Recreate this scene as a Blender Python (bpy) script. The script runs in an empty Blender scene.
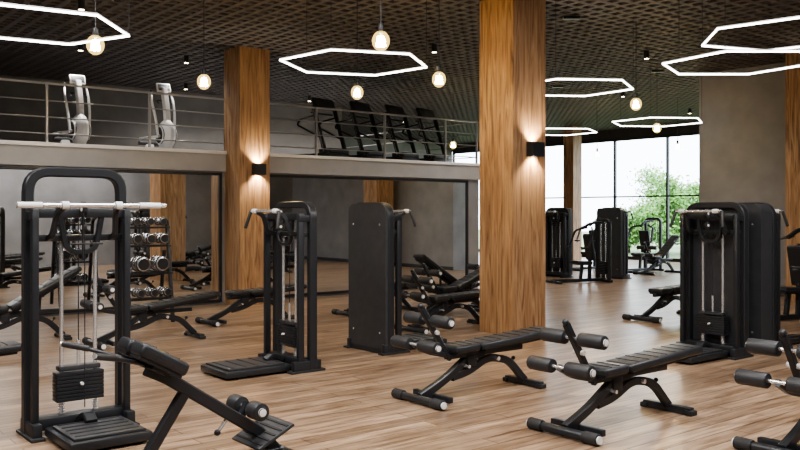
import bpy, bmesh, math, random
from mathutils import Vector, Matrix
random.seed(4)
A=math.radians(38.7)                     # room axis direction
UX,UY=math.cos(A),math.sin(A)
def R(u,v):                              # room coords -> world
    return (u*UX-v*UY, u*UY+v*UX)
sc=bpy.context.scene
try:
    sc.view_settings.view_transform='AgX'
    sc.view_settings.look='AgX - Medium High Contrast'
except Exception: pass

# ---------------------------------------------------------------- materials
def new(name):
    m=bpy.data.materials.new(name); m.use_nodes=True
    nt=m.node_tree; b=nt.nodes['Principled BSDF']
    return m,nt,b
def plain(name,col,rough=.5,metal=0,noise=0,nscale=20,bump=0,spec=None):
    m,nt,b=new(name)
    b.inputs['Base Color'].default_value=(*col,1)
    b.inputs['Roughness'].default_value=rough
    b.inputs['Metallic'].default_value=metal
    if spec is not None: b.inputs['Specular IOR Level'].default_value=spec
    if noise or bump:
        tc=nt.nodes.new('ShaderNodeTexCoord'); n=nt.nodes.new('ShaderNodeTexNoise')
        n.inputs['Scale'].default_value=nscale; n.inputs['Detail'].default_value=6
        nt.links.new(tc.outputs['Object'],n.inputs['Vector'])
        if noise:
            r=nt.nodes.new('ShaderNodeValToRGB')
            r.color_ramp.elements[0].position=.3; r.color_ramp.elements[1].position=.7
            r.color_ramp.elements[0].color=(*[c*(1-noise) for c in col],1)
            r.color_ramp.elements[1].color=(*[min(1,c*(1+noise)) for c in col],1)
            nt.links.new(n.outputs['Fac'],r.inputs['Fac']); nt.links.new(r.outputs['Color'],b.inputs['Base Color'])
        if bump:
            bp=nt.nodes.new('ShaderNodeBump'); bp.inputs['Strength'].default_value=bump; bp.inputs['Distance'].default_value=.01
            nt.links.new(n.outputs['Fac'],bp.inputs['Height']); nt.links.new(bp.outputs['Normal'],b.inputs['Normal'])
    return m
def emit(name,col,s):
    m,nt,b=new(name)
    b.inputs['Base Color'].default_value=(*col,1)
    b.inputs['Emission Color'].default_value=(*col,1); b.inputs['Emission Strength'].default_value=s
    return m
def wood_floor():
    m,nt,b=new('oak_planks'); L=nt.links.new; N=nt.nodes.new
    tc=N('ShaderNodeTexCoord')
    br=N('ShaderNodeTexBrick'); br.offset=.37; br.offset_frequency=2
    br.inputs['Scale'].default_value=1; br.inputs['Brick Width'].default_value=1.7; br.inputs['Row Height'].default_value=.17
    br.inputs['Mortar Size'].default_value=.005; br.inputs['Mortar Smooth'].default_value=.2; br.inputs['Bias'].default_value=0
    br.inputs['Color1'].default_value=(.42,.308,.222,1); br.inputs['Color2'].default_value=(.235,.163,.112,1); br.inputs['Mortar'].default_value=(.07,.04,.025,1)
    L(tc.outputs['Object'],br.inputs['Vector'])
    mp=N('ShaderNodeMapping'); mp.inputs['Scale'].default_value=(.8,8,1); L(tc.outputs['Object'],mp.inputs['Vector'])
    n=N('ShaderNodeTexNoise'); n.inputs['Scale'].default_value=2.2; n.inputs['Detail'].default_value=8; n.inputs['Distortion'].default_value=.9
    L(mp.outputs['Vector'],n.inputs['Vector'])
    r=N('ShaderNodeValToRGB'); r.color_ramp.elements[0].position=.34; r.color_ramp.elements[1].position=.64
    r.color_ramp.elements[0].color=(.50,.44,.38,1); r.color_ramp.elements[1].color=(1.15,1.13,1.1,1)
    L(n.outputs['Fac'],r.inputs['Fac'])
    mx=N('ShaderNodeMix'); mx.data_type='RGBA'; mx.blend_type='MULTIPLY'; mx.inputs[0].default_value=1
    L(br.outputs['Color'],mx.inputs[6]); L(r.outputs['Color'],mx.inputs[7]); L(mx.outputs[2],b.inputs['Base Color'])
    b.inputs['Roughness'].default_value=.30
    bp=N('ShaderNodeBump'); bp.inputs['Strength'].default_value=.25; bp.inputs['Distance'].default_value=.004
    L(br.outputs['Fac'],bp.inputs['Height']); bp.invert=True; L(bp.outputs['Normal'],b.inputs['Normal'])
    return m
def wood_col():
    m,nt,b=new('column_wood'); L=nt.links.new; N=nt.nodes.new
    tc=N('ShaderNodeTexCoord')
    mp=N('ShaderNodeMapping'); mp.inputs['Scale'].default_value=(8,8,.6); L(tc.outputs['Object'],mp.inputs['Vector'])
    n=N('ShaderNodeTexNoise'); n.inputs['Scale'].default_value=1.7; n.inputs['Detail'].default_value=10; n.inputs['Distortion'].default_value=1.6
    L(mp.outputs['Vector'],n.inputs['Vector'])
    r=N('ShaderNodeValToRGB'); e=r.color_ramp.elements
    e[0].position=.28; e[0].color=(.13,.068,.036,1); e[1].position=.70; e[1].color=(.50,.325,.185,1)
    k=e.new(.46); k.color=(.33,.19,.098,1)
    L(n.outputs['Fac'],r.inputs['Fac']); L(r.outputs['Color'],b.inputs['Base Color'])
    b.inputs['Roughness'].default_value=.5
    return m
BLK=plain('black_metal',(.028,.030,.035),.34,.2)
BLK2=plain('charcoal_panel',(.046,.048,.054),.45,.1,.12,8)
RUB=plain('rubber',(.025,.025,.027),.7,0,bump=.3,nscale=150)
LEA=plain('black_leather',(.026,.027,.031),.36,0,bump=.35,nscale=90)
FOAM=plain('foam_roller',(.028,.029,.033),.5)
CHR=plain('chrome',(.85,.86,.88),.22,.75)
DBC=plain('dumbbell_chrome',(.5,.5,.52),.2,.9)
WHT=plain('white_cap',(.8,.8,.81),.4)
GRY=plain('light_grey_plastic',(.62,.62,.63),.35)
CONC=plain('concrete_wall',(.25,.25,.262),.75,0,.14,1.8,bump=.15)
FASC=plain('plaster_fascia',(.38,.38,.39),.7,0,.06,3)
DARK=plain('dark_wall',(.05,.05,.055),.8,0,.1,3)
MZW=plain('mezzanine_wall_paint',(.15,.143,.14),.8,0,.1,3)
CEIL=plain('ceiling_void',(.006,.006,.007),.9)
LATT=plain('ceiling_lattice_dark',(.082,.072,.074),.7)
MIR=plain('mirror_glass',(.86,.88,.89),.015,1)
STEEL=plain('brushed_steel',(.42,.42,.43),.35,.8)
RAIL=plain('railing_grey',(.34,.34,.35),.4,.4)
TGRY=plain('treadmill_grey',(.03,.03,.033),.3,.2)
GRASS=plain('grass',(.17,.24,.12),.9,0,.4,6)
BARK=plain('bark',(.12,.08,.05),.9)
LEAF=plain('leaf',(.14,.30,.07),.6,0,.45,1.5)
LEDM=emit('led_white',(1,.98,.96),9)
BULB=emit('filament_glow',(1,.72,.28),320)
SCN=emit('sconce_glow',(1,.8,.55),20)
SCREEN=plain('screen',(.02,.025,.03),.15)
FLOORM=wood_floor(); COLM=wood_col()
g,nt,b=new('bulb_glass_halo')
tr=nt.nodes.new('ShaderNodeBsdfTransparent'); gl=nt.nodes.new('ShaderNodeEmission'); gl.inputs['Color'].default_value=(1,.70,.2,1); gl.inputs['Strength'].default_value=6
ms=nt.nodes.new('ShaderNodeMixShader'); ms.inputs[0].default_value=.18  # warm emission mixed into the clear shell stands in for the bulb's halo
nt.links.new(tr.outputs[0],ms.inputs[1]); nt.links.new(gl.outputs[0],ms.inputs[2]); nt.links.new(ms.outputs[0],nt.nodes['Material Output'].inputs['Surface'])
GLASS_HALO=g

# ---------------------------------------------------------------- builder
class B:
    def __init__(s,name): s.n=name; s.bm=bmesh.new(); s.m=[]
    def mi(s,m):
        if m not in s.m: s.m.append(m)
        return s.m.index(m)
    def _fin(s,verts,mat,bev=0,seg=2):
        fs=set(f for v in verts for f in v.link_faces); i=s.mi(mat)
        for f in fs: f.material_index=i
        if bev>0:
            es=list(set(e for v in verts for e in v.link_edges))
            bmesh.ops.bevel(s.bm,geom=es,offset=bev,segments=seg,profile=.5,affect='EDGES')
    def box(s,c,d,mat,rot=None,bev=0,seg=2):
        M=Matrix.Translation(Vector(c))
        if rot is not None: M=M@rot.to_4x4()
        M=M@Matrix.Diagonal((d[0],d[1],d[2],1))
        r=bmesh.ops.create_cube(s.bm,size=1,matrix=M); s._fin(r['verts'],mat,bev,seg)
    def rod(s,p,q,r,mat,r2=None,seg=14,bev=0):
        p=Vector(p);q=Vector(q);d=q-p
        M=Matrix.Translation((p+q)/2)@d.to_track_quat('Z','Y').to_matrix().to_4x4()
        k=bmesh.ops.create_cone(s.bm,cap_ends=True,segments=seg,radius1=r,radius2=r if r2 is None else r2,depth=d.length,matrix=M)
        fs=set(f for v in k['verts'] for f in v.link_faces); i=s.mi(mat)
        for f in fs: f.material_index=i
        if bev:
            es=[e for e in set(e for v in k['verts'] for e in v.link_edges) if any(len(f.verts)>4 for f in e.link_faces)]
            bmesh.ops.bevel(s.bm,geom=es,offset=bev,segments=2,profile=.5,affect='EDGES')
    def ball(s,c,r,mat,sc=(1,1,1),seg=14):
        M=Matrix.Translation(Vector(c))@Matrix.Diagonal((*sc,1))
        k=bmesh.ops.create_uvsphere(s.bm,u_segments=seg,v_segments=seg//2+2,radius=r,matrix=M)
        s._fin(k['verts'],mat)
    def sweep(s,pts,w,h,mat,n,fil=.06,rnd=False,closed=False,seg=6):
        """n = plane normal; w is size along n, h in the plane"""
        P=[Vector(p) for p in pts]; n=Vector(n).normalized()
        Q=[]
        if closed: Q=P
        else:
            Q=[P[0]]
            for i in range(1,len(P)-1):
                a,b_,c=P[i-1],P[i],P[i+1]
                d1=(a-b_);d2=(c-b_)
                f=min(fil,d1.length*.45,d2.length*.45)
                p0=b_+d1.normalized()*f; p1=b_+d2.normalized()*f
                for k in range(seg+1):
                    t=k/seg; Q.append((1-t)**2*p0+2*t*(1-t)*b_+t*t*p1)
            Q.append(P[-1])
        if rnd: prof=[(math.cos(2*math.pi*k/12)*w/2,math.sin(2*math.pi*k/12)*h/2) for k in range(12)]
        else:
            c=min(w,h)*.14; a=w/2;b2=h/2
            prof=[(a,b2-c),(a-c,b2),(-a+c,b2),(-a,b2-c),(-a,-b2+c),(-a+c,-b2),(a-c,-b2),(a,-b2+c)]
        rings=[];N=len(Q)
        for i in range(N):
            if closed: t0=(Q[i]-Q[i-1]).normalized(); t1=(Q[(i+1)%N]-Q[i]).normalized()
            else:
                t0=(Q[i]-Q[max(i-1,0)]); t1=(Q[min(i+1,N-1)]-Q[i])
                t0=t0.normalized() if t0.length>1e-7 else t1.normalized(); t1=t1.normalized() if t1.length>1e-7 else t0
            t=(t0+t1).normalized(); k=1/max(.4,t.dot(t1)); b_=t.cross(n).normalized()
            rings.append([s.bm.verts.new(Q[i]+n*x+b_*y*k) for x,y in prof])
        im=s.mi(mat); K=len(prof)
        for i in range(N if closed else N-1):
            a=rings[i];b_=rings[(i+1)%N]
            for k in range(K):
                f=s.bm.faces.new((a[k],a[(k+1)%K],b_[(k+1)%K],b_[k])); f.material_index=im
        if not closed:
            for rr in (rings[0],rings[-1]):
                f=s.bm.faces.new(rr); f.material_index=im
    def done(s,loc=(0,0,0),ang=0,scale=1):
        bmesh.ops.recalc_face_normals(s.bm,faces=s.bm.faces)
        if scale!=1: bmesh.ops.scale(s.bm,vec=(scale,)*3,verts=s.bm.verts)
        me=bpy.data.meshes.new(s.n); s.bm.to_mesh(me); s.bm.free()
        for m in s.m: me.materials.append(m)
        for p in me.polygons: p.use_smooth=True
        me.set_sharp_from_angle(angle=math.radians(38))
        o=bpy.data.objects.new(s.n,me); sc.collection.objects.link(o)
        if len(loc)==2: loc=(*loc,0)
        o.location=loc; o.rotation_euler=(0,0,ang)
        return o
def roty(a): return Matrix.Rotation(a,3,'Y')
def rbox(name,u0,u1,v0,v1,z0,z1,mat,bev=0):
    b=B(name); b.box(((u0+u1)/2,(v0+v1)/2,(z0+z1)/2),(u1-u0,v1-v0,z1-z0),mat,bev=bev); return b.done((0,0,0),A)

# ---------------------------------------------------------------- room
H=4.7; VW=14.4; UE=13.9; UWIN=25.4; VB=20; VF=28; UL=-8; VR=-4
rbox('floor',UL-.3,UWIN+.3,VR-.3,VF+.3,-.2,0,FLOORM)
rbox('ceiling',UL-.3,UWIN+.3,VR-.3,VF+.3,H+.22,H+.4,CEIL)
# egg-crate lattice
V=[];F=[]
def addbox(u0,u1,v0,v1,z0,z1):
    i=len(V)
    V.extend([(u0,v0,z0),(u1,v0,z0),(u1,v1,z0),(u0,v1,z0),(u0,v0,z1),(u1,v0,z1),(u1,v1,z1),(u0,v1,z1)])
    F.extend([(i,i+3,i+2,i+1),(i+4,i+5,i+6,i+7),(i,i+1,i+5,i+4),(i+1,i+2,i+6,i+5),(i+2,i+3,i+7,i+6),(i+3,i,i+4,i+7)])
sp=.22; t=.042
u=UL
while u<UWIN:
    addbox(u-t,u+t,VR,VF,H,H+.08); u+=sp
v=VR
while v<VF:
    addbox(UL,UWIN,v-t,v+t,H+.002,H+.08); v+=sp
me=bpy.data.meshes.new('ceiling_lattice'); me.from_pydata(V,[],F); me.materials.append(LATT)
o=bpy.data.objects.new('ceiling_lattice',me); sc.collection.objects.link(o); o.rotation_euler=(0,0,A)
rbox('wall_back',UL,UE,VW,VW+.2,0,2.8,CONC)
rbox('wall_mezzanine_end',UE-.2,UE,VW+.2,VB,0,2.45,CONC)
rbox('mezzanine_slab',UL,UE+.05,VW-.06,VB,2.45,2.8,FASC)
rbox('trim_1',UL,UE+.06,VW-.10,VW-.06,2.77,2.83,WHT)
rbox('wall_mezzanine_back',UL,UE,VB,VB+.2,0,H+.2,MZW)
rbox('wall_side_far',UE-.2,UE,VB+.2,VF,0,H+.2,CONC)
rbox('wall_far',UE-.2,UWIN,VF,VF+.2,0,H+.2,CONC)
rbox('wall_left',UL-.2,UL,VR,VB,0,H+.2,CONC)
rbox('wall_rear',UL,5,VR-.2,VR,0,H+.2,CONC)
rbox('wall_rear_return',5,5.2,VR,1.5,0,H+.2,CONC)
rbox('wall_rear_right',5.2,16.7,1.3,1.5,0,H+.2,CONC)
rbox('wall_right',16.7,17.1,1.5,10.4,0,H+.2,CONC)
rbox('wall_right_return',17.1,UWIN,10.2,10.4,0,H+.2,CONC)
rbox('baseboard_right',16.66,16.7,1.5,10.4,0,.1,DARK)
# mirrors
def mirror(u0,u1):
    b=B('wall_mirror'); z0,z1=.06,2.40; y=VW-.012
    b.box(((u0+u1)/2,y,(z0+z1)/2),(u1-u0,.02,z1-z0),MIR)
    w=.05
    for z in (z0,z1): b.box(((u0+u1)/2,y-.01,z),(u1-u0+w,.05,w),BLK)
    for uu in (u0,u1): b.box((uu,y-.01,(z0+z1)/2),(w,.05,z1-z0),BLK)
    b.done((0,0,0),A)
mirror(UL+.3,7.25); mirror(8.1,13.5)
# windows
b=B('window_1'); 
for v in [10.45+2.2*i for i in range(8)]+[27.95]:
    b.box((UWIN+.05,v,2.2),(.10,.07,4.3),BLK)
for z,w in ((.06,.12),(2.25,.05),(4.32,.1)): b.box((UWIN+.05,19.2,z),(.1,17.5,w),BLK)
b.done((0,0,0),A)
rbox('wall_window_header',UWIN,UWIN+.2,10.4,VF,4.36,H+.2,DARK)
rbox('ground_lawn',UWIN+.3,60,-20,60,-.22,-.02,GRASS)

# trees
def tree(x,y,h,r,seed):
    rnd=random.Random(seed); b=B('garden_tree')
    b.rod((0,0,0),(0,0,h*.6),.06,BARK,.035)
    cs=[]
    for i in range(13):
        a=rnd.uniform(0,6.28); rr=r*rnd.uniform(.15,.85); z=h*rnd.uniform(.25,.95)
        c=Vector((rr*math.cos(a),rr*math.sin(a),z)); cs.append(c)
        b.rod((0,0,h*.3),c,.025,BARK,.01,6)
    im=b.mi(LEAF)
    for c in cs:
        for k in range(300):
            d=Vector((rnd.gauss(0,1),rnd.gauss(0,1),rnd.gauss(0,.8)))*r*.2
            p=c+d; s=rnd.uniform(.06,.12)
            e=Vector((rnd.gauss(0,1),rnd.gauss(0,1),rnd.gauss(0,1))).normalized(); f=e.orthogonal().normalized()
            q=[b.bm.verts.new(p+e*s),b.bm.verts.new(p+f*s*.5),b.bm.verts.new(p-e*s),b.bm.verts.new(p-f*s*.5)]
            b.bm.faces.new(q).material_index=im
    b.done((x,y,-.02))
tree(10.7,34,3.1,1.25,1); tree(12.0,35,2.9,1.2,3); tree(9.7,36,1.9,1.0,5); tree(12.2,40,3.6,1.6,7)

# ---------------------------------------------------------------- columns + sconces
def column(u,v,s,name='wooden_column'):
    b=B(name); h=H+.1; n=3
    w=s/n
    b.box((0,0,h/2),(s-.02,s-.02,h),DARK)
    for i in range(n):
        c=-s/2+w*(i+.5)
        for sg in (-1,1):
            b.box((c,sg*(s/2-.012),h/2),(w-.003,.024,h),COLM)
            b.box((sg*(s/2-.012),c,h/2),(.024,w-.003,h),COLM)
    o=b.done((*R(u,v),0),A); return o
def sconce(u,v,z,power=95):
    b=B('wall_sconce'); w,d,h=.22,.12,.2
    for sx in (-1,1): b.box((sx*w/2,-d/2,0),(.012,d,h),BLK)
    b.box((0,-d,0),(w+.012,.012,h),BLK); b.box((0,-.006,0),(w,.012,h),BLK)
    b.box((0,-d/2,0),(w-.02,d-.02,.03),SCN)
    b.done((*R(u,v),z),A)
    for sg in (1,-1):
        l=bpy.data.lights.new('sconce_lamp','SPOT'); l.energy=power; l.color=(1,.82,.58); l.spot_size=2.0; l.spot_blend=.7; l.shadow_soft_size=.03
        o=bpy.data.objects.new('sconce_lamp',l); sc.collection.objects.link(o)
        x,y=R(u,v-d/2); o.location=(x,y,z+sg*.06)
        o.rotation_euler=(0,0,0) if sg<0 else (math.pi,0,0)
for (u,v,s,z) in ((8.80,8.43,.66,2.57),(7.66,14.12,.62,2.48),(16.05,7.65,.66,2.6)):
    column(u,v,s); sconce(u+.05,v-s/2,z)
column(23.5,19.6,.45)
column(1.2,14.12,.5)

# ---------------------------------------------------------------- railing
b=B('mezzanine_railing'); z0=2.83
for i in range(-6,6):
    u=4.17+1.74*i
    b.box((u,VW+.02,z0+.5),(.035,.05,1.0),RAIL)
for z in (.18,.45,.72): b.rod((UL,VW+.02,z0+z),(UE-.05,VW+.02,z0+z),.011,RAIL,seg=8)
b.box(((UL+UE)/2,VW+.02,z0+1.0),(UE-UL,.05,.03),RAIL)
b.box((UE-.05,VW+.02,z0+.5),(.035,.05,1.0),RAIL)
for z in (.18,.45,.72,1.0): b.rod((UE-.05,VW+.02,z0+z),(UE-.05,VB,z0+z),.010,RAIL,seg=8)
b.done((0,0,-.03),A)

# ---------------------------------------------------------------- lights
def hexlamp(x,y,z,r,rot):
    b=B('hexagon_pendant_light')
    P=[(r*math.cos(rot+k*math.pi/3),r*math.sin(rot+k*math.pi/3),0) for k in range(6)]
    b.sweep(P,.018,.018,LEDM,(0,0,1),closed=True)
    b.sweep([(p[0],p[1],.017) for p in P],.014,.022,WHT,(0,0,1),closed=True)
    for k in (0,2,4): b.rod((P[k][0],P[k][1],.02),(P[k][0],P[k][1],H-z),.004,BLK,seg=6)
    b.box((0,0,H-z-.02),(.25,.08,.04),BLK)
    b.done((x,y,z))
for x,y,z,r,ro in ((-.577,10.9,3.6,.96,.28),(-3.75,8.7,3.6,.95,.5236),(2.63,13.05,3.6,.98,.1),(4.33,10.9,3.6,.96,.0),(4.55,10,3.78,1.0,.35),(5.45,18,3.6,.98,.1),(3.75,20.2,3.6,.95,.1)):
    hexlamp(x,y,z,r,ro)
BULBS=[(-3.10,8.65),(-2.56,11.1),(-.19,8.45),(-.61,12.1),(.50,10.9),(3.72,13.4),(5.2,17.2),(5.8,25),(7.25,22.2),(1.35,21.6)]
for x,y in BULBS:
    b=B('pendant_bulb')
    b.rod((0,0,.14),(0,0,H-3.4),.006,BLK,seg=6)
    b.rod((0,0,.075),(0,0,.17),.028,BLK,bev=.004)
    b.ball((0,0,0),.088,GLASS_HALO,(1,1,1.15),20)
    b.rod((0,0,.02),(0,0,.10),.012,CHR)
    for k in range(6):
        a=k*1.047; b.rod((.04*math.cos(a),.04*math.sin(a),-.055),(.022*math.cos(a),.022*math.sin(a),.045),.011,BULB,seg=6)
    b.done((x,y,3.4))
    l=bpy.data.lights.new('bulb_light','POINT'); l.energy=38; l.color=(1,.72,.38); l.shadow_soft_size=.045
    o=bpy.data.objects.new('bulb_light',l); sc.collection.objects.link(o); o.location=(x,y,3.39)
def fill_panel(x,y,pw,s=1.6,col=(1,.965,.93)):  # added fill: area lamp and housing on the ceiling, out of view
    b=B('fill_panel_housing'); b.box((0,0,.04),(s+.06,s+.06,.06),WHT,bev=.01); b.done((x,y,H-.07),A)
    l=bpy.data.lights.new('fill_panel_light','AREA'); l.energy=pw; l.size=s; l.color=col
    o=bpy.data.objects.new('fill_panel_light',l); sc.collection.objects.link(o); o.location=(x,y,H-.075); o.rotation_euler=(0,0,A)
for x,y in ((-4.5,3),(-1.2,2.5),(2,2.5),(-4,6.8),(-.8,6),(2.4,6),(5.2,7.6)): fill_panel(x,y,155)
def fill_spot(u,v,pw=300,rx=0):  # added downlight, made up to brighten the deep room and mezzanine
    x,y=R(u,v)
    b=B('fill_spot_housing'); b.rod((0,0,0),(0,0,.16),.05,BLK); b.rod((0,0,-.001),(0,0,.004),.04,SCN); b.done((x,y,H-.14))
    l=bpy.data.lights.new('fill_spot_lamp','SPOT'); l.energy=pw; l.spot_size=2.5; l.spot_blend=.9; l.shadow_soft_size=.045; l.color=(1,.95,.88)
    o=bpy.data.objects.new('fill_spot_lamp',l); sc.collection.objects.link(o); o.location=(x,y,H-.15)
for u,v in ((4,12.2),(10,11.5),(13.5,9.5),(13,12.6),(17.5,13),(19,17),(22,14),(17,21)): fill_spot(u,v)
for u in (-1,2,5,7): fill_spot(u,15.3,200)
for u in (8.5,10.2,11.9,13.4): fill_spot(u,18.6,300)
w=bpy.data.worlds.new('sky'); sc.world=w; w.use_nodes=True
w.node_tree.nodes['Background'].inputs[0].default_value=(.82,.91,1,1); w.node_tree.nodes['Background'].inputs[1].default_value=7
l=bpy.data.lights.new('daylight','SUN'); l.energy=5.0; l.angle=.05; l.color=(1,.96,.9)
o=bpy.data.objects.new('daylight',l); sc.collection.objects.link(o)
o.rotation_euler=Vector((.25,.55,-.75)).to_track_quat('-Z','Y').to_euler()

# ---------------------------------------------------------------- equipment
def roller(b,x,z,y0,y1,r=.055):
    b.rod((x,y0,z),(x,y1,z),r,FOAM,seg=20,bev=.012)
def rollerpair(b,x,z,half=.30,r=.055):
    b.rod((x,-half-.01,z),(x,half+.01,z),.014,CHR)
    for s in (-1,1):
        roller(b,x,z,s*.07,s*half,r)
        b.rod((x,s*(half),z),(x,s*(half+.014),z),.03,WHT,seg=16,bev=.004)
def pad(b,c,L,W,T,ang=0,seams=0):
    M=roty(ang)
    b.box(c,(L,W,T),LEA,M,bev=min(T,.06)*.42,seg=3)
    b.box(Vector(c)+M@Vector((0,0,-T/2-.008)),(L*.9,W*.8,.02),BLK,M)
    for i in range(seams):
        x=-L/2+L*(i+1)/(seams+1)
        b.rod(Vector(c)+M@Vector((x,-W/2+.025,T/2)),Vector(c)+M@Vector((x,W/2-.025,T/2)),.005,RUB,seg=6)
def bench(x,y,ang=A,incline=.05,rollers=True):
    b=B('adjustable_bench'); Y=(0,1,0)
    b.rod((0,-.33,.045),(0,.33,.045),.035,BLK,seg=16,bev=.006)
    for s in (-1,1):
        b.rod((0,s*.20,.045),(0,s*.335,.045),.045,RUB,seg=18,bev=.008)
        b.rod((0,s*.335,.045),(0,s*.348,.045),.03,WHT,seg=14)
    b.box((.10,0,.045),(.2,.06,.06),BLK,bev=.006)
    b.box((.17,.0,.05),(.05,.5,.05),BLK,bev=.006)
    b.box((1.36,0,.035),(.07,.46,.06),BLK,bev=.008)
    for s in (-1,1): b.box((1.36,s*.22,.022),(.09,.07,.044),RUB,bev=.01)
    b.sweep([(.02,0,.06),(.30,0,.17),(.62,0,.36),(.80,0,.38)],.06,.075,BLK,Y,.12)
    b.sweep([(1.36,0,.05),(1.14,0,.27),(.86,0,.33),(.60,0,.22),(.40,0,.19)],.055,.07,BLK,Y,.1)
    b.box((.82,0,.385),(.98,.06,.05),BLK,bev=.006)
    b.box((.62,0,.33),(.12,.09,.12),BLK,bev=.01)
    b.sweep([(1.10,.05,.30),(1.20,.05,.20),(1.26,.05,.26)],.012,.012,BLK,Y,.02,rnd=True)
    b.ball((1.26,.05,.27),.02,BLK)
    b.rod((.55,-.08,.28),(.55,.08,.28),.016,CHR)
    b.rod((.95,-.06,.31),(.95,.06,.31),.02,CHR)
    pad(b,(.50,0,.455),.30,.27,.07,-.02,2)
    hx,hz=.67,.455; L=1.02
    c=(hx+math.cos(incline)*L/2,0,hz+math.sin(incline)*L/2)
    pad(b,c,L,.28,.07,-incline,7)
    if incline>.2:
        k=.45; b.rod((1.05,0,.38),(hx+math.cos(incline)*k,0,hz+math.sin(incline)*k-.06),.02,BLK)
        b.sweep([(.72,0,.40),(hx+math.cos(incline)*.8+.03,0,hz+math.sin(incline)*.8-.06)],.05,.05,BLK,Y)
    if rollers:
        b.sweep([(.38,0,.36),(.27,0,.50),(.04,0,.85)],.05,.05,BLK,Y,.05)
        b.ball((.03,0,.865),.026,BLK)
        b.sweep([(.34,0,.40),(.12,0,.45),(-.04,0,.53)],.045,.05,BLK,Y,.05)
        b.rod((.19,-.05,.62),(.19,.05,.62),.02,WHT)
        rollerpair(b,.12,.735); rollerpair(b,-.03,.53)
        b.sweep([(.36,.04,.40),(.27,.04,.56)],.01,.03,CHR,Y)
    b.done((x,y,0),ang)
bench(.16,7.52); bench(1.23,6.42); bench(2.62,5.85)
bench(-4.72,6.55)
bench(3.75,13.2,A,.03,False)
bench(-3.85,10.7,A,.12); bench(-2.9,12.8,A,.04,False)
bench(.35,13.5,A,.35); bench(1.5,14.9,A+math.pi,.55); bench(-.9,13.9,A,.03,False)
bench(.15,12.0,A,.03); bench(5.35,10.2,A,.3)
bench(8.2,23.6,A,.6,False); bench(6.6,23,A,.6)
bench(-5.6,10.6,A,.5)

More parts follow.
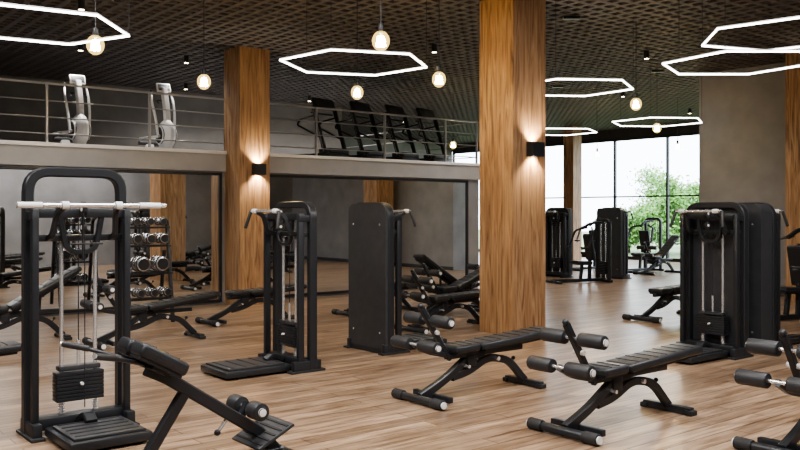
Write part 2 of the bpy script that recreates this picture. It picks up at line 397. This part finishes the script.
def cable(x,y,ang,Ht=1.8,bar=False,shroud=0,plat=.78,name='cable_weight_machine'):
    b=B(name); X=(1,0,0); Y=(0,1,0); hw=.36
    b.sweep([(-.06,-hw,0),(-.06,-hw,Ht-.02),(-.06,hw,Ht-.02),(-.06,hw,0)],.09,.075,BLK,X,.16)
    hf=min(Ht-.12,1.72)
    for s in (-1,1):
        b.box((.08,s*(hw-.01),hf/2),(.07,.05,hf),BLK,bev=.008)
        b.box((.01,s*(hw-.005),hf*.97),(.2,.05,.07),BLK,bev=.008)
        b.box((.01,s*(hw-.005),.06),(.34,.07,.12),BLK,bev=.01)
        b.box((.01,s*(hw-.0),.012),(.42,.10,.024),RUB,bev=.004)
        b.sweep([(.05,s*.24,hf-.22),(.14,s*.24,hf-.20),(.20,s*.22,hf-.02),(.30,s*.20,hf+.02)],.035,.045,BLK,Y,.06)
    b.box((.05,0,hf-.03),(.07,2*hw,.07),BLK,bev=.008)
    b.box((.02,0,hf-.22),(.06,2*hw,.05),BLK,bev=.008)
    b.box((.0,0,.09),(.16,2*hw,.09),BLK,bev=.01)
    b.sweep([(.06,-.16,hf-.05),(.06,-.11,hf-.33),(.06,.11,hf-.33),(.06,.16,hf-.05)],.04,.04,BLK,X,.09)
    for yy,zz,r in ((0,hf-.0,.055),(0,hf-.14,.045),(0,hf+.02,.04)):
        b.rod((.12,yy-.013,zz),(.12,yy+.013,zz),r,RUB,seg=22); b.rod((.12,yy-.018,zz),(.12,yy+.018,zz),.016,WHT,seg=12)
    for s in (-1,1):
        b.rod((.0,s*.13,.13),(.0,s*.13,hf-.22),.015,CHR)
        for k in range(7): b.rod((0,s*.13,.14+.018*k),(0,s*.13,.148+.018*k),.024,CHR)
        b.box((.0,s*.13,hf-.24),(.05,.05,.04),WHT,bev=.005)
    for k in range(8): b.box((0,0,.25+.028*k),(.12,.36,.025),BLK,bev=.003)
    b.box((0,0,.49),(.09,.32,.035),BLK2,bev=.006); b.rod((0,0,.49),(0,0,.70),.014,CHR)
    b.rod((0,0,.7),(.0,0,hf-.1),.004,BLK,seg=6); b.rod((.15,0,.2),(.15,0,hf-.1),.004,BLK,seg=6)
    b.rod((.07,.0,.37),(.10,.0,.37),.012,WHT)
    if plat:
        b.box((.14+plat/2,0,.055),(plat,.60,.07),BLK,bev=.02)
        b.box((.15+plat/2,0,.098),(plat-.12,.52,.02),BLK2,bev=.006)
        for k in range(5): b.box((.24+k*(plat-.22)/4,0,.109),(.02,.46,.006),RUB)
        for s in (-1,1): b.box((.14+plat*.75,s*.24,.01),(.1,.06,.02),RUB)
        b.sweep([(.1,0,.10),(.22,0,.16),(.30,0,.11)],.09,.05,BLK,Y,.05)
    if bar:
        b.rod((.32,-.54,hf+.03),(.32,.58,hf+.03),.018,CHR)
        for s in (-1,1): b.rod((.32,s*.36,hf+.03),(.32,s*.54,hf+.03),.023,WHT,bev=.004)
        for s in (-1,1): b.rod((.32,s*.20-.03,hf+.03),(.32,s*.20+.03,hf+.03),.030,WHT,bev=.004)
        b.rod((.32,0,hf+.03),(.16,0,hf+.03),.012,BLK)
        b.rod((.26,-.05,hf-.02),(.26,-.05,hf-.38),.008,BLK)
        b.rod((.26,.10,hf-.26),(.26,-.14,hf-.26),.008,BLK)
    else:
        b.rod((.31,-.30,hf+.03),(.31,.30,hf+.03),.016,CHR)
        for s in (-1,1):
            b.rod((.31,s*.30,hf+.03),(.36,s*.34,hf-.16),.018,FOAM,bev=.004)
            b.rod((.31,s*.22-.03,hf+.03),(.31,s*.22+.03,hf+.03),.026,WHT)
    if shroud:
        x0=-.10-shroud
        n=8;r=.10;top=Ht;hwp=hw+.02
        prof=[(-hwp,.06)]+[(-hwp+r-r*math.cos(k/n*math.pi/2),top-r+r*math.sin(k/n*math.pi/2)) for k in range(n+1)]
        prof+= [(hwp-r+r*math.sin(k/n*math.pi/2),top-r+r*math.cos(k/n*math.pi/2)) for k in range(n+1)]+[(hwp,.06)]
        f0=[b.bm.verts.new((x0,p[0],p[1])) for p in prof]; f1=[b.bm.verts.new((x0+shroud,p[0],p[1])) for p in prof]
        im=b.mi(BLK2)
        b.bm.faces.new(f0).material_index=im; b.bm.faces.new(f1).material_index=im
        for k in range(len(prof)):
            b.bm.faces.new((f0[k],f0[(k+1)%len(prof)],f1[(k+1)%len(prof)],f1[k])).material_index=im
        b.box((x0+shroud/2,0,.03),(shroud,.7,.06),BLK)
        for s in (-1,1):
            for zz in (1.55,.25): b.rod((x0-.006,s*.27,zz),(x0+.01,s*.27,zz),.012,CHR)
    return b.done((x,y,0),ang)
cable(-2.52,6.66,A-math.pi/2,2.03,True,0,.62)
cable(-1.21,9.32,A+math.pi,1.8)
cable(-.30,10.48,A,1.8,shroud=.04)
cable(3.75,10.19,A+math.pi,1.8,shroud=.04)
cable(4.36,10.68,A,1.8,shroud=.26)
cable(4.1,22.3,A+math.pi,1.8,shroud=.1,plat=0)
cable(5.5,21.9,A,1.8,shroud=.1,plat=0)

def seated(x,y,ang):
    b=B('seated_press_machine'); Y=(0,1,0); X=(1,0,0)
    b.box((.2,0,.05),(1.5,.08,.08),BLK,bev=.01)
    for xx in (-.5,.9): b.box((xx,0,.03),(.08,.7,.06),BLK,bev=.01)
    b.sweep([(-.5,-.25,.05),(-.5,-.25,1.5),(-.5,.25,1.5),(-.5,.25,.05)],.08,.07,BLK,X,.12)
    for k in range(8): b.box((-.5,0,.2+.04*k),(.12,.34,.035),BLK)
    for s in (-1,1): b.rod((-.5,s*.1,.1),(-.5,s*.1,1.45),.012,CHR)
    b.sweep([(-.1,0,.05),(-.15,0,1.2)],.07,.08,BLK,Y)
    pad(b,(.12,0,.48),.42,.36,.08,-.05); pad(b,(-.1,0,.85),.65,.32,.08,-1.4)
    b.sweep([(.15,0,.05),(.1,0,.45)],.07,.07,BLK,Y)
    b.sweep([(-.5,0,1.45),(-.1,0,1.42),(.1,0,1.3)],.06,.06,BLK,Y,.1)
    for s in (-1,1):
        b.sweep([(-.1,s*.1,1.32),(.05,s*.38,1.25),(.2,s*.42,.85),(.3,s*.3,.82)],.045,.045,BLK,X,.08)
        b.rod((.28,s*.42,.85),(.28,s*.24,.85),.02,FOAM)
    b.done((x,y,0),ang)
seated(4.5,20.6,A+math.pi*.9); seated(7.0,24.5,A+math.pi); seated(6.2,13.4,A+math.pi*.9)
seated(5.7,25.2,A+math.pi)

# back extension bench in the left foreground
b=B('back_extension_bench'); Y=(0,1,0)
b.sweep([(-.15,0,.05),(.95,0,.05)],.07,.07,BLK,Y)
for xx in (-.15,.95):
    b.box((xx,0,.035),(.07,.6,.07),BLK,bev=.01)
    for s in (-1,1): b.box((xx,s*.29,.03),(.09,.06,.06),RUB,bev=.01)
b.sweep([(-.10,0,.06),(.24,0,.56)],.06,.07,BLK,Y)
b.sweep([(-.02,0,.72),(.10,0,.66),(.78,0,.20),(.9,0,.06)],.065,.08,BLK,Y,.08)
b.sweep([(.05,0,.70),(.62,0,.34)],.045,.03,STEEL,Y)
for s in (-1,1):
    pad(b,(.02,s*.11,.80),.34,.19,.085,.52,3)
    b.box((.0,s*.11,.745),(.10,.12,.05),BLK,roty(.52))
    b.sweep([(-.04,s*.05,.76),(-.16,s*.12,.80),(-.34,s*.24,.86)],.028,.028,BLK,(0,0,1),.05,rnd=True)
    b.rod((-.30,s*.22,.85),(-.44,s*.30,.885),.02,FOAM,bev=.004); b.rod((-.44,s*.30,.885),(-.45,s*.306,.888),.014,CHR)
b.sweep([(.62,0,.30),(.68,0,.42)],.045,.045,BLK,Y)
rollerpair(b,.68,.385,.20,.06)
b.rod((.55,-.0,.36),(.47,-.0,.26),.012,CHR); b.ball((.46,0,.25),.022,BLK)
b.box((.80,0,.20),(.30,.38,.02),BLK2,roty(-.45),bev=.006)
for k in range(5): b.box(Vector((.80,0,.20))+roty(-.45)@Vector((-.11+.055*k,0,.013)),(.015,.34,.006),RUB,roty(-.45))
b.done((-1.56,5.3,0),A)

# dumbbell rack
b=B('dumbbell_rack'); X=(1,0,0); hw=.34
for s in (-1,1):
    b.sweep([(.28,s*hw,.0),(.05,s*hw,1.55),(-.10,s*hw,1.6)],.05,.06,BLK,(0,1,0),.08)
    b.sweep([(-.25,s*hw,.0),(-.05,s*hw,1.1)],.05,.05,BLK,(0,1,0))
for z,xx,r in ((.38,.25,.07),(.76,.20,.12),(1.18,.13,.085),(1.46,.09,.065)):
    for dx in (-.06,.06): b.box((xx+dx,0,z),(.03,2*hw,.03),BLK)
    nk=2 if r>.1 else 3
    for k in range(nk):
        yy=(k-(nk-1)/2)*(.30 if nk==2 else .21)
        b.rod((xx-.10,yy,z+.03+r),(xx+.10,yy,z+.03+r),.016,CHR)
        for s in (-1,1): b.rod((xx+s*.06,yy,z+.03+r),(xx+s*.14,yy,z+.03+r),r,DBC,seg=22,bev=.012); b.rod((xx+s*.14,yy,z+.03+r),(xx+s*.145,yy,z+.03+r),r*.72,BLK,seg=18)
b.done((-3.95,13.15,0),A-math.pi/2)

# mezzanine cardio
def treadmill(u,v,ang):
    b=B('treadmill'); Y=(0,1,0)
    b.box((0,0,.12),(1.7,.72,.12),TGRY,bev=.02); b.box((-.05,0,.185),(1.4,.48,.012),RUB)
    b.box((.68,0,.22),(.36,.7,.14),BLK2,bev=.05,seg=3)
    for xx in (-.75,.75): b.box((xx,0,.03),(.08,.6,.06),RUB)
    for s in (-1,1):
        b.sweep([(.74,s*.36,.15),(.36,s*.36,1.28)],.06,.09,TGRY,Y)
        b.sweep([(.46,s*.36,1.05),(-.05,s*.36,.98),(-.14,s*.36,.86),(.55,s*.36,.55)],.04,.04,TGRY,Y,.06)
        b.sweep([(.36,s*.39,1.28),(.72,s*.39,.20)],.01,.03,CHR,Y)
    b.box((.36,0,1.34),(.07,.72,.28),TGRY,roty(-.45),bev=.025); b.box((.315,0,1.355),(.01,.5,.18),SCREEN,roty(-.45))
    b.box((.402,0,1.325),(.008,.60,.16),BLK2,roty(-.45))
    b.rod((.3,-.36,1.12),(.3,.36,1.12),.02,FOAM)
    b.done((*R(u,v),2.8),ang,.94)
def elliptical(u,v,ang):
    b=B('elliptical_trainer'); Y=(0,1,0)
    b.box((0,0,.06),(1.3,.10,.08),GRY,bev=.02)
    for xx in (-.62,.62): b.box((xx,0,.035),(.09,.6,.07),BLK,bev=.02)
    b.ball((.35,0,.40),.34,GRY,(1,.5,1.05)); b.rod((.35,-.175,.4),(.35,.175,.4),.2,BLK2,seg=24,bev=.02)
    b.sweep([(.42,0,.5),(.36,0,1.0),(.22,0,1.45)],.12,.14,GRY,Y,.15)
    b.box((.20,0,1.48),(.07,.34,.22),BLK2,roty(-.35),bev=.03); b.box((.165,0,1.49),(.01,.22,.14),SCREEN,roty(-.35))
    b.sweep([(.30,-.16,1.12),(.16,-.16,1.2),(.16,.16,1.2),(.30,.16,1.12)],.03,.03,BLK,(.4,0,-1),.06,rnd=True)
    for s,d in ((-1,.10),(1,-.10)):
        b.sweep([(.34+d,s*.23,.35),(.30,s*.23,.8),(.16-d,s*.21,1.15),(.08-d,s*.19,1.32)],.045,.05,GRY,Y,.15)
        b.rod((.08-d,s*.19,1.28),(.04-d,s*.18,1.44),.024,FOAM)
        b.sweep([(.36+d,s*.23,.36),(-.55,s*.23,.28+d)],.045,.05,GRY,Y)
        b.box((-.18+d,s*.2,.36),(.36,.16,.05),BLK,bev=.02)
        b.rod((.35,s*.12,.4),(.36+d,s*.24,.36),.03,STEEL)
    b.rod((-.55,-.25,.28),(-.55,.25,.28),.05,BLK2); b.box((-.55,0,.17),(.1,.2,.2),GRY,bev=.03)
    b.done((*R(u,v),2.8),ang,.84)
for u in (10.25,11.25,12.25,13.2): treadmill(u,15.9,A-math.pi*.42)
elliptical(4.95,15.5,math.radians(-50)); elliptical(6.55,15.5,math.radians(-50))

# ---------------------------------------------------------------- camera
cam=bpy.data.cameras.new('camera'); cam.lens=38.25; cam.sensor_width=36; cam.shift_y=-.01625; cam.clip_end=300
o=bpy.data.objects.new('camera',cam); sc.collection.objects.link(o); o.location=(0,0,1.7); o.rotation_euler=(math.pi/2,0,0)
sc.camera=o
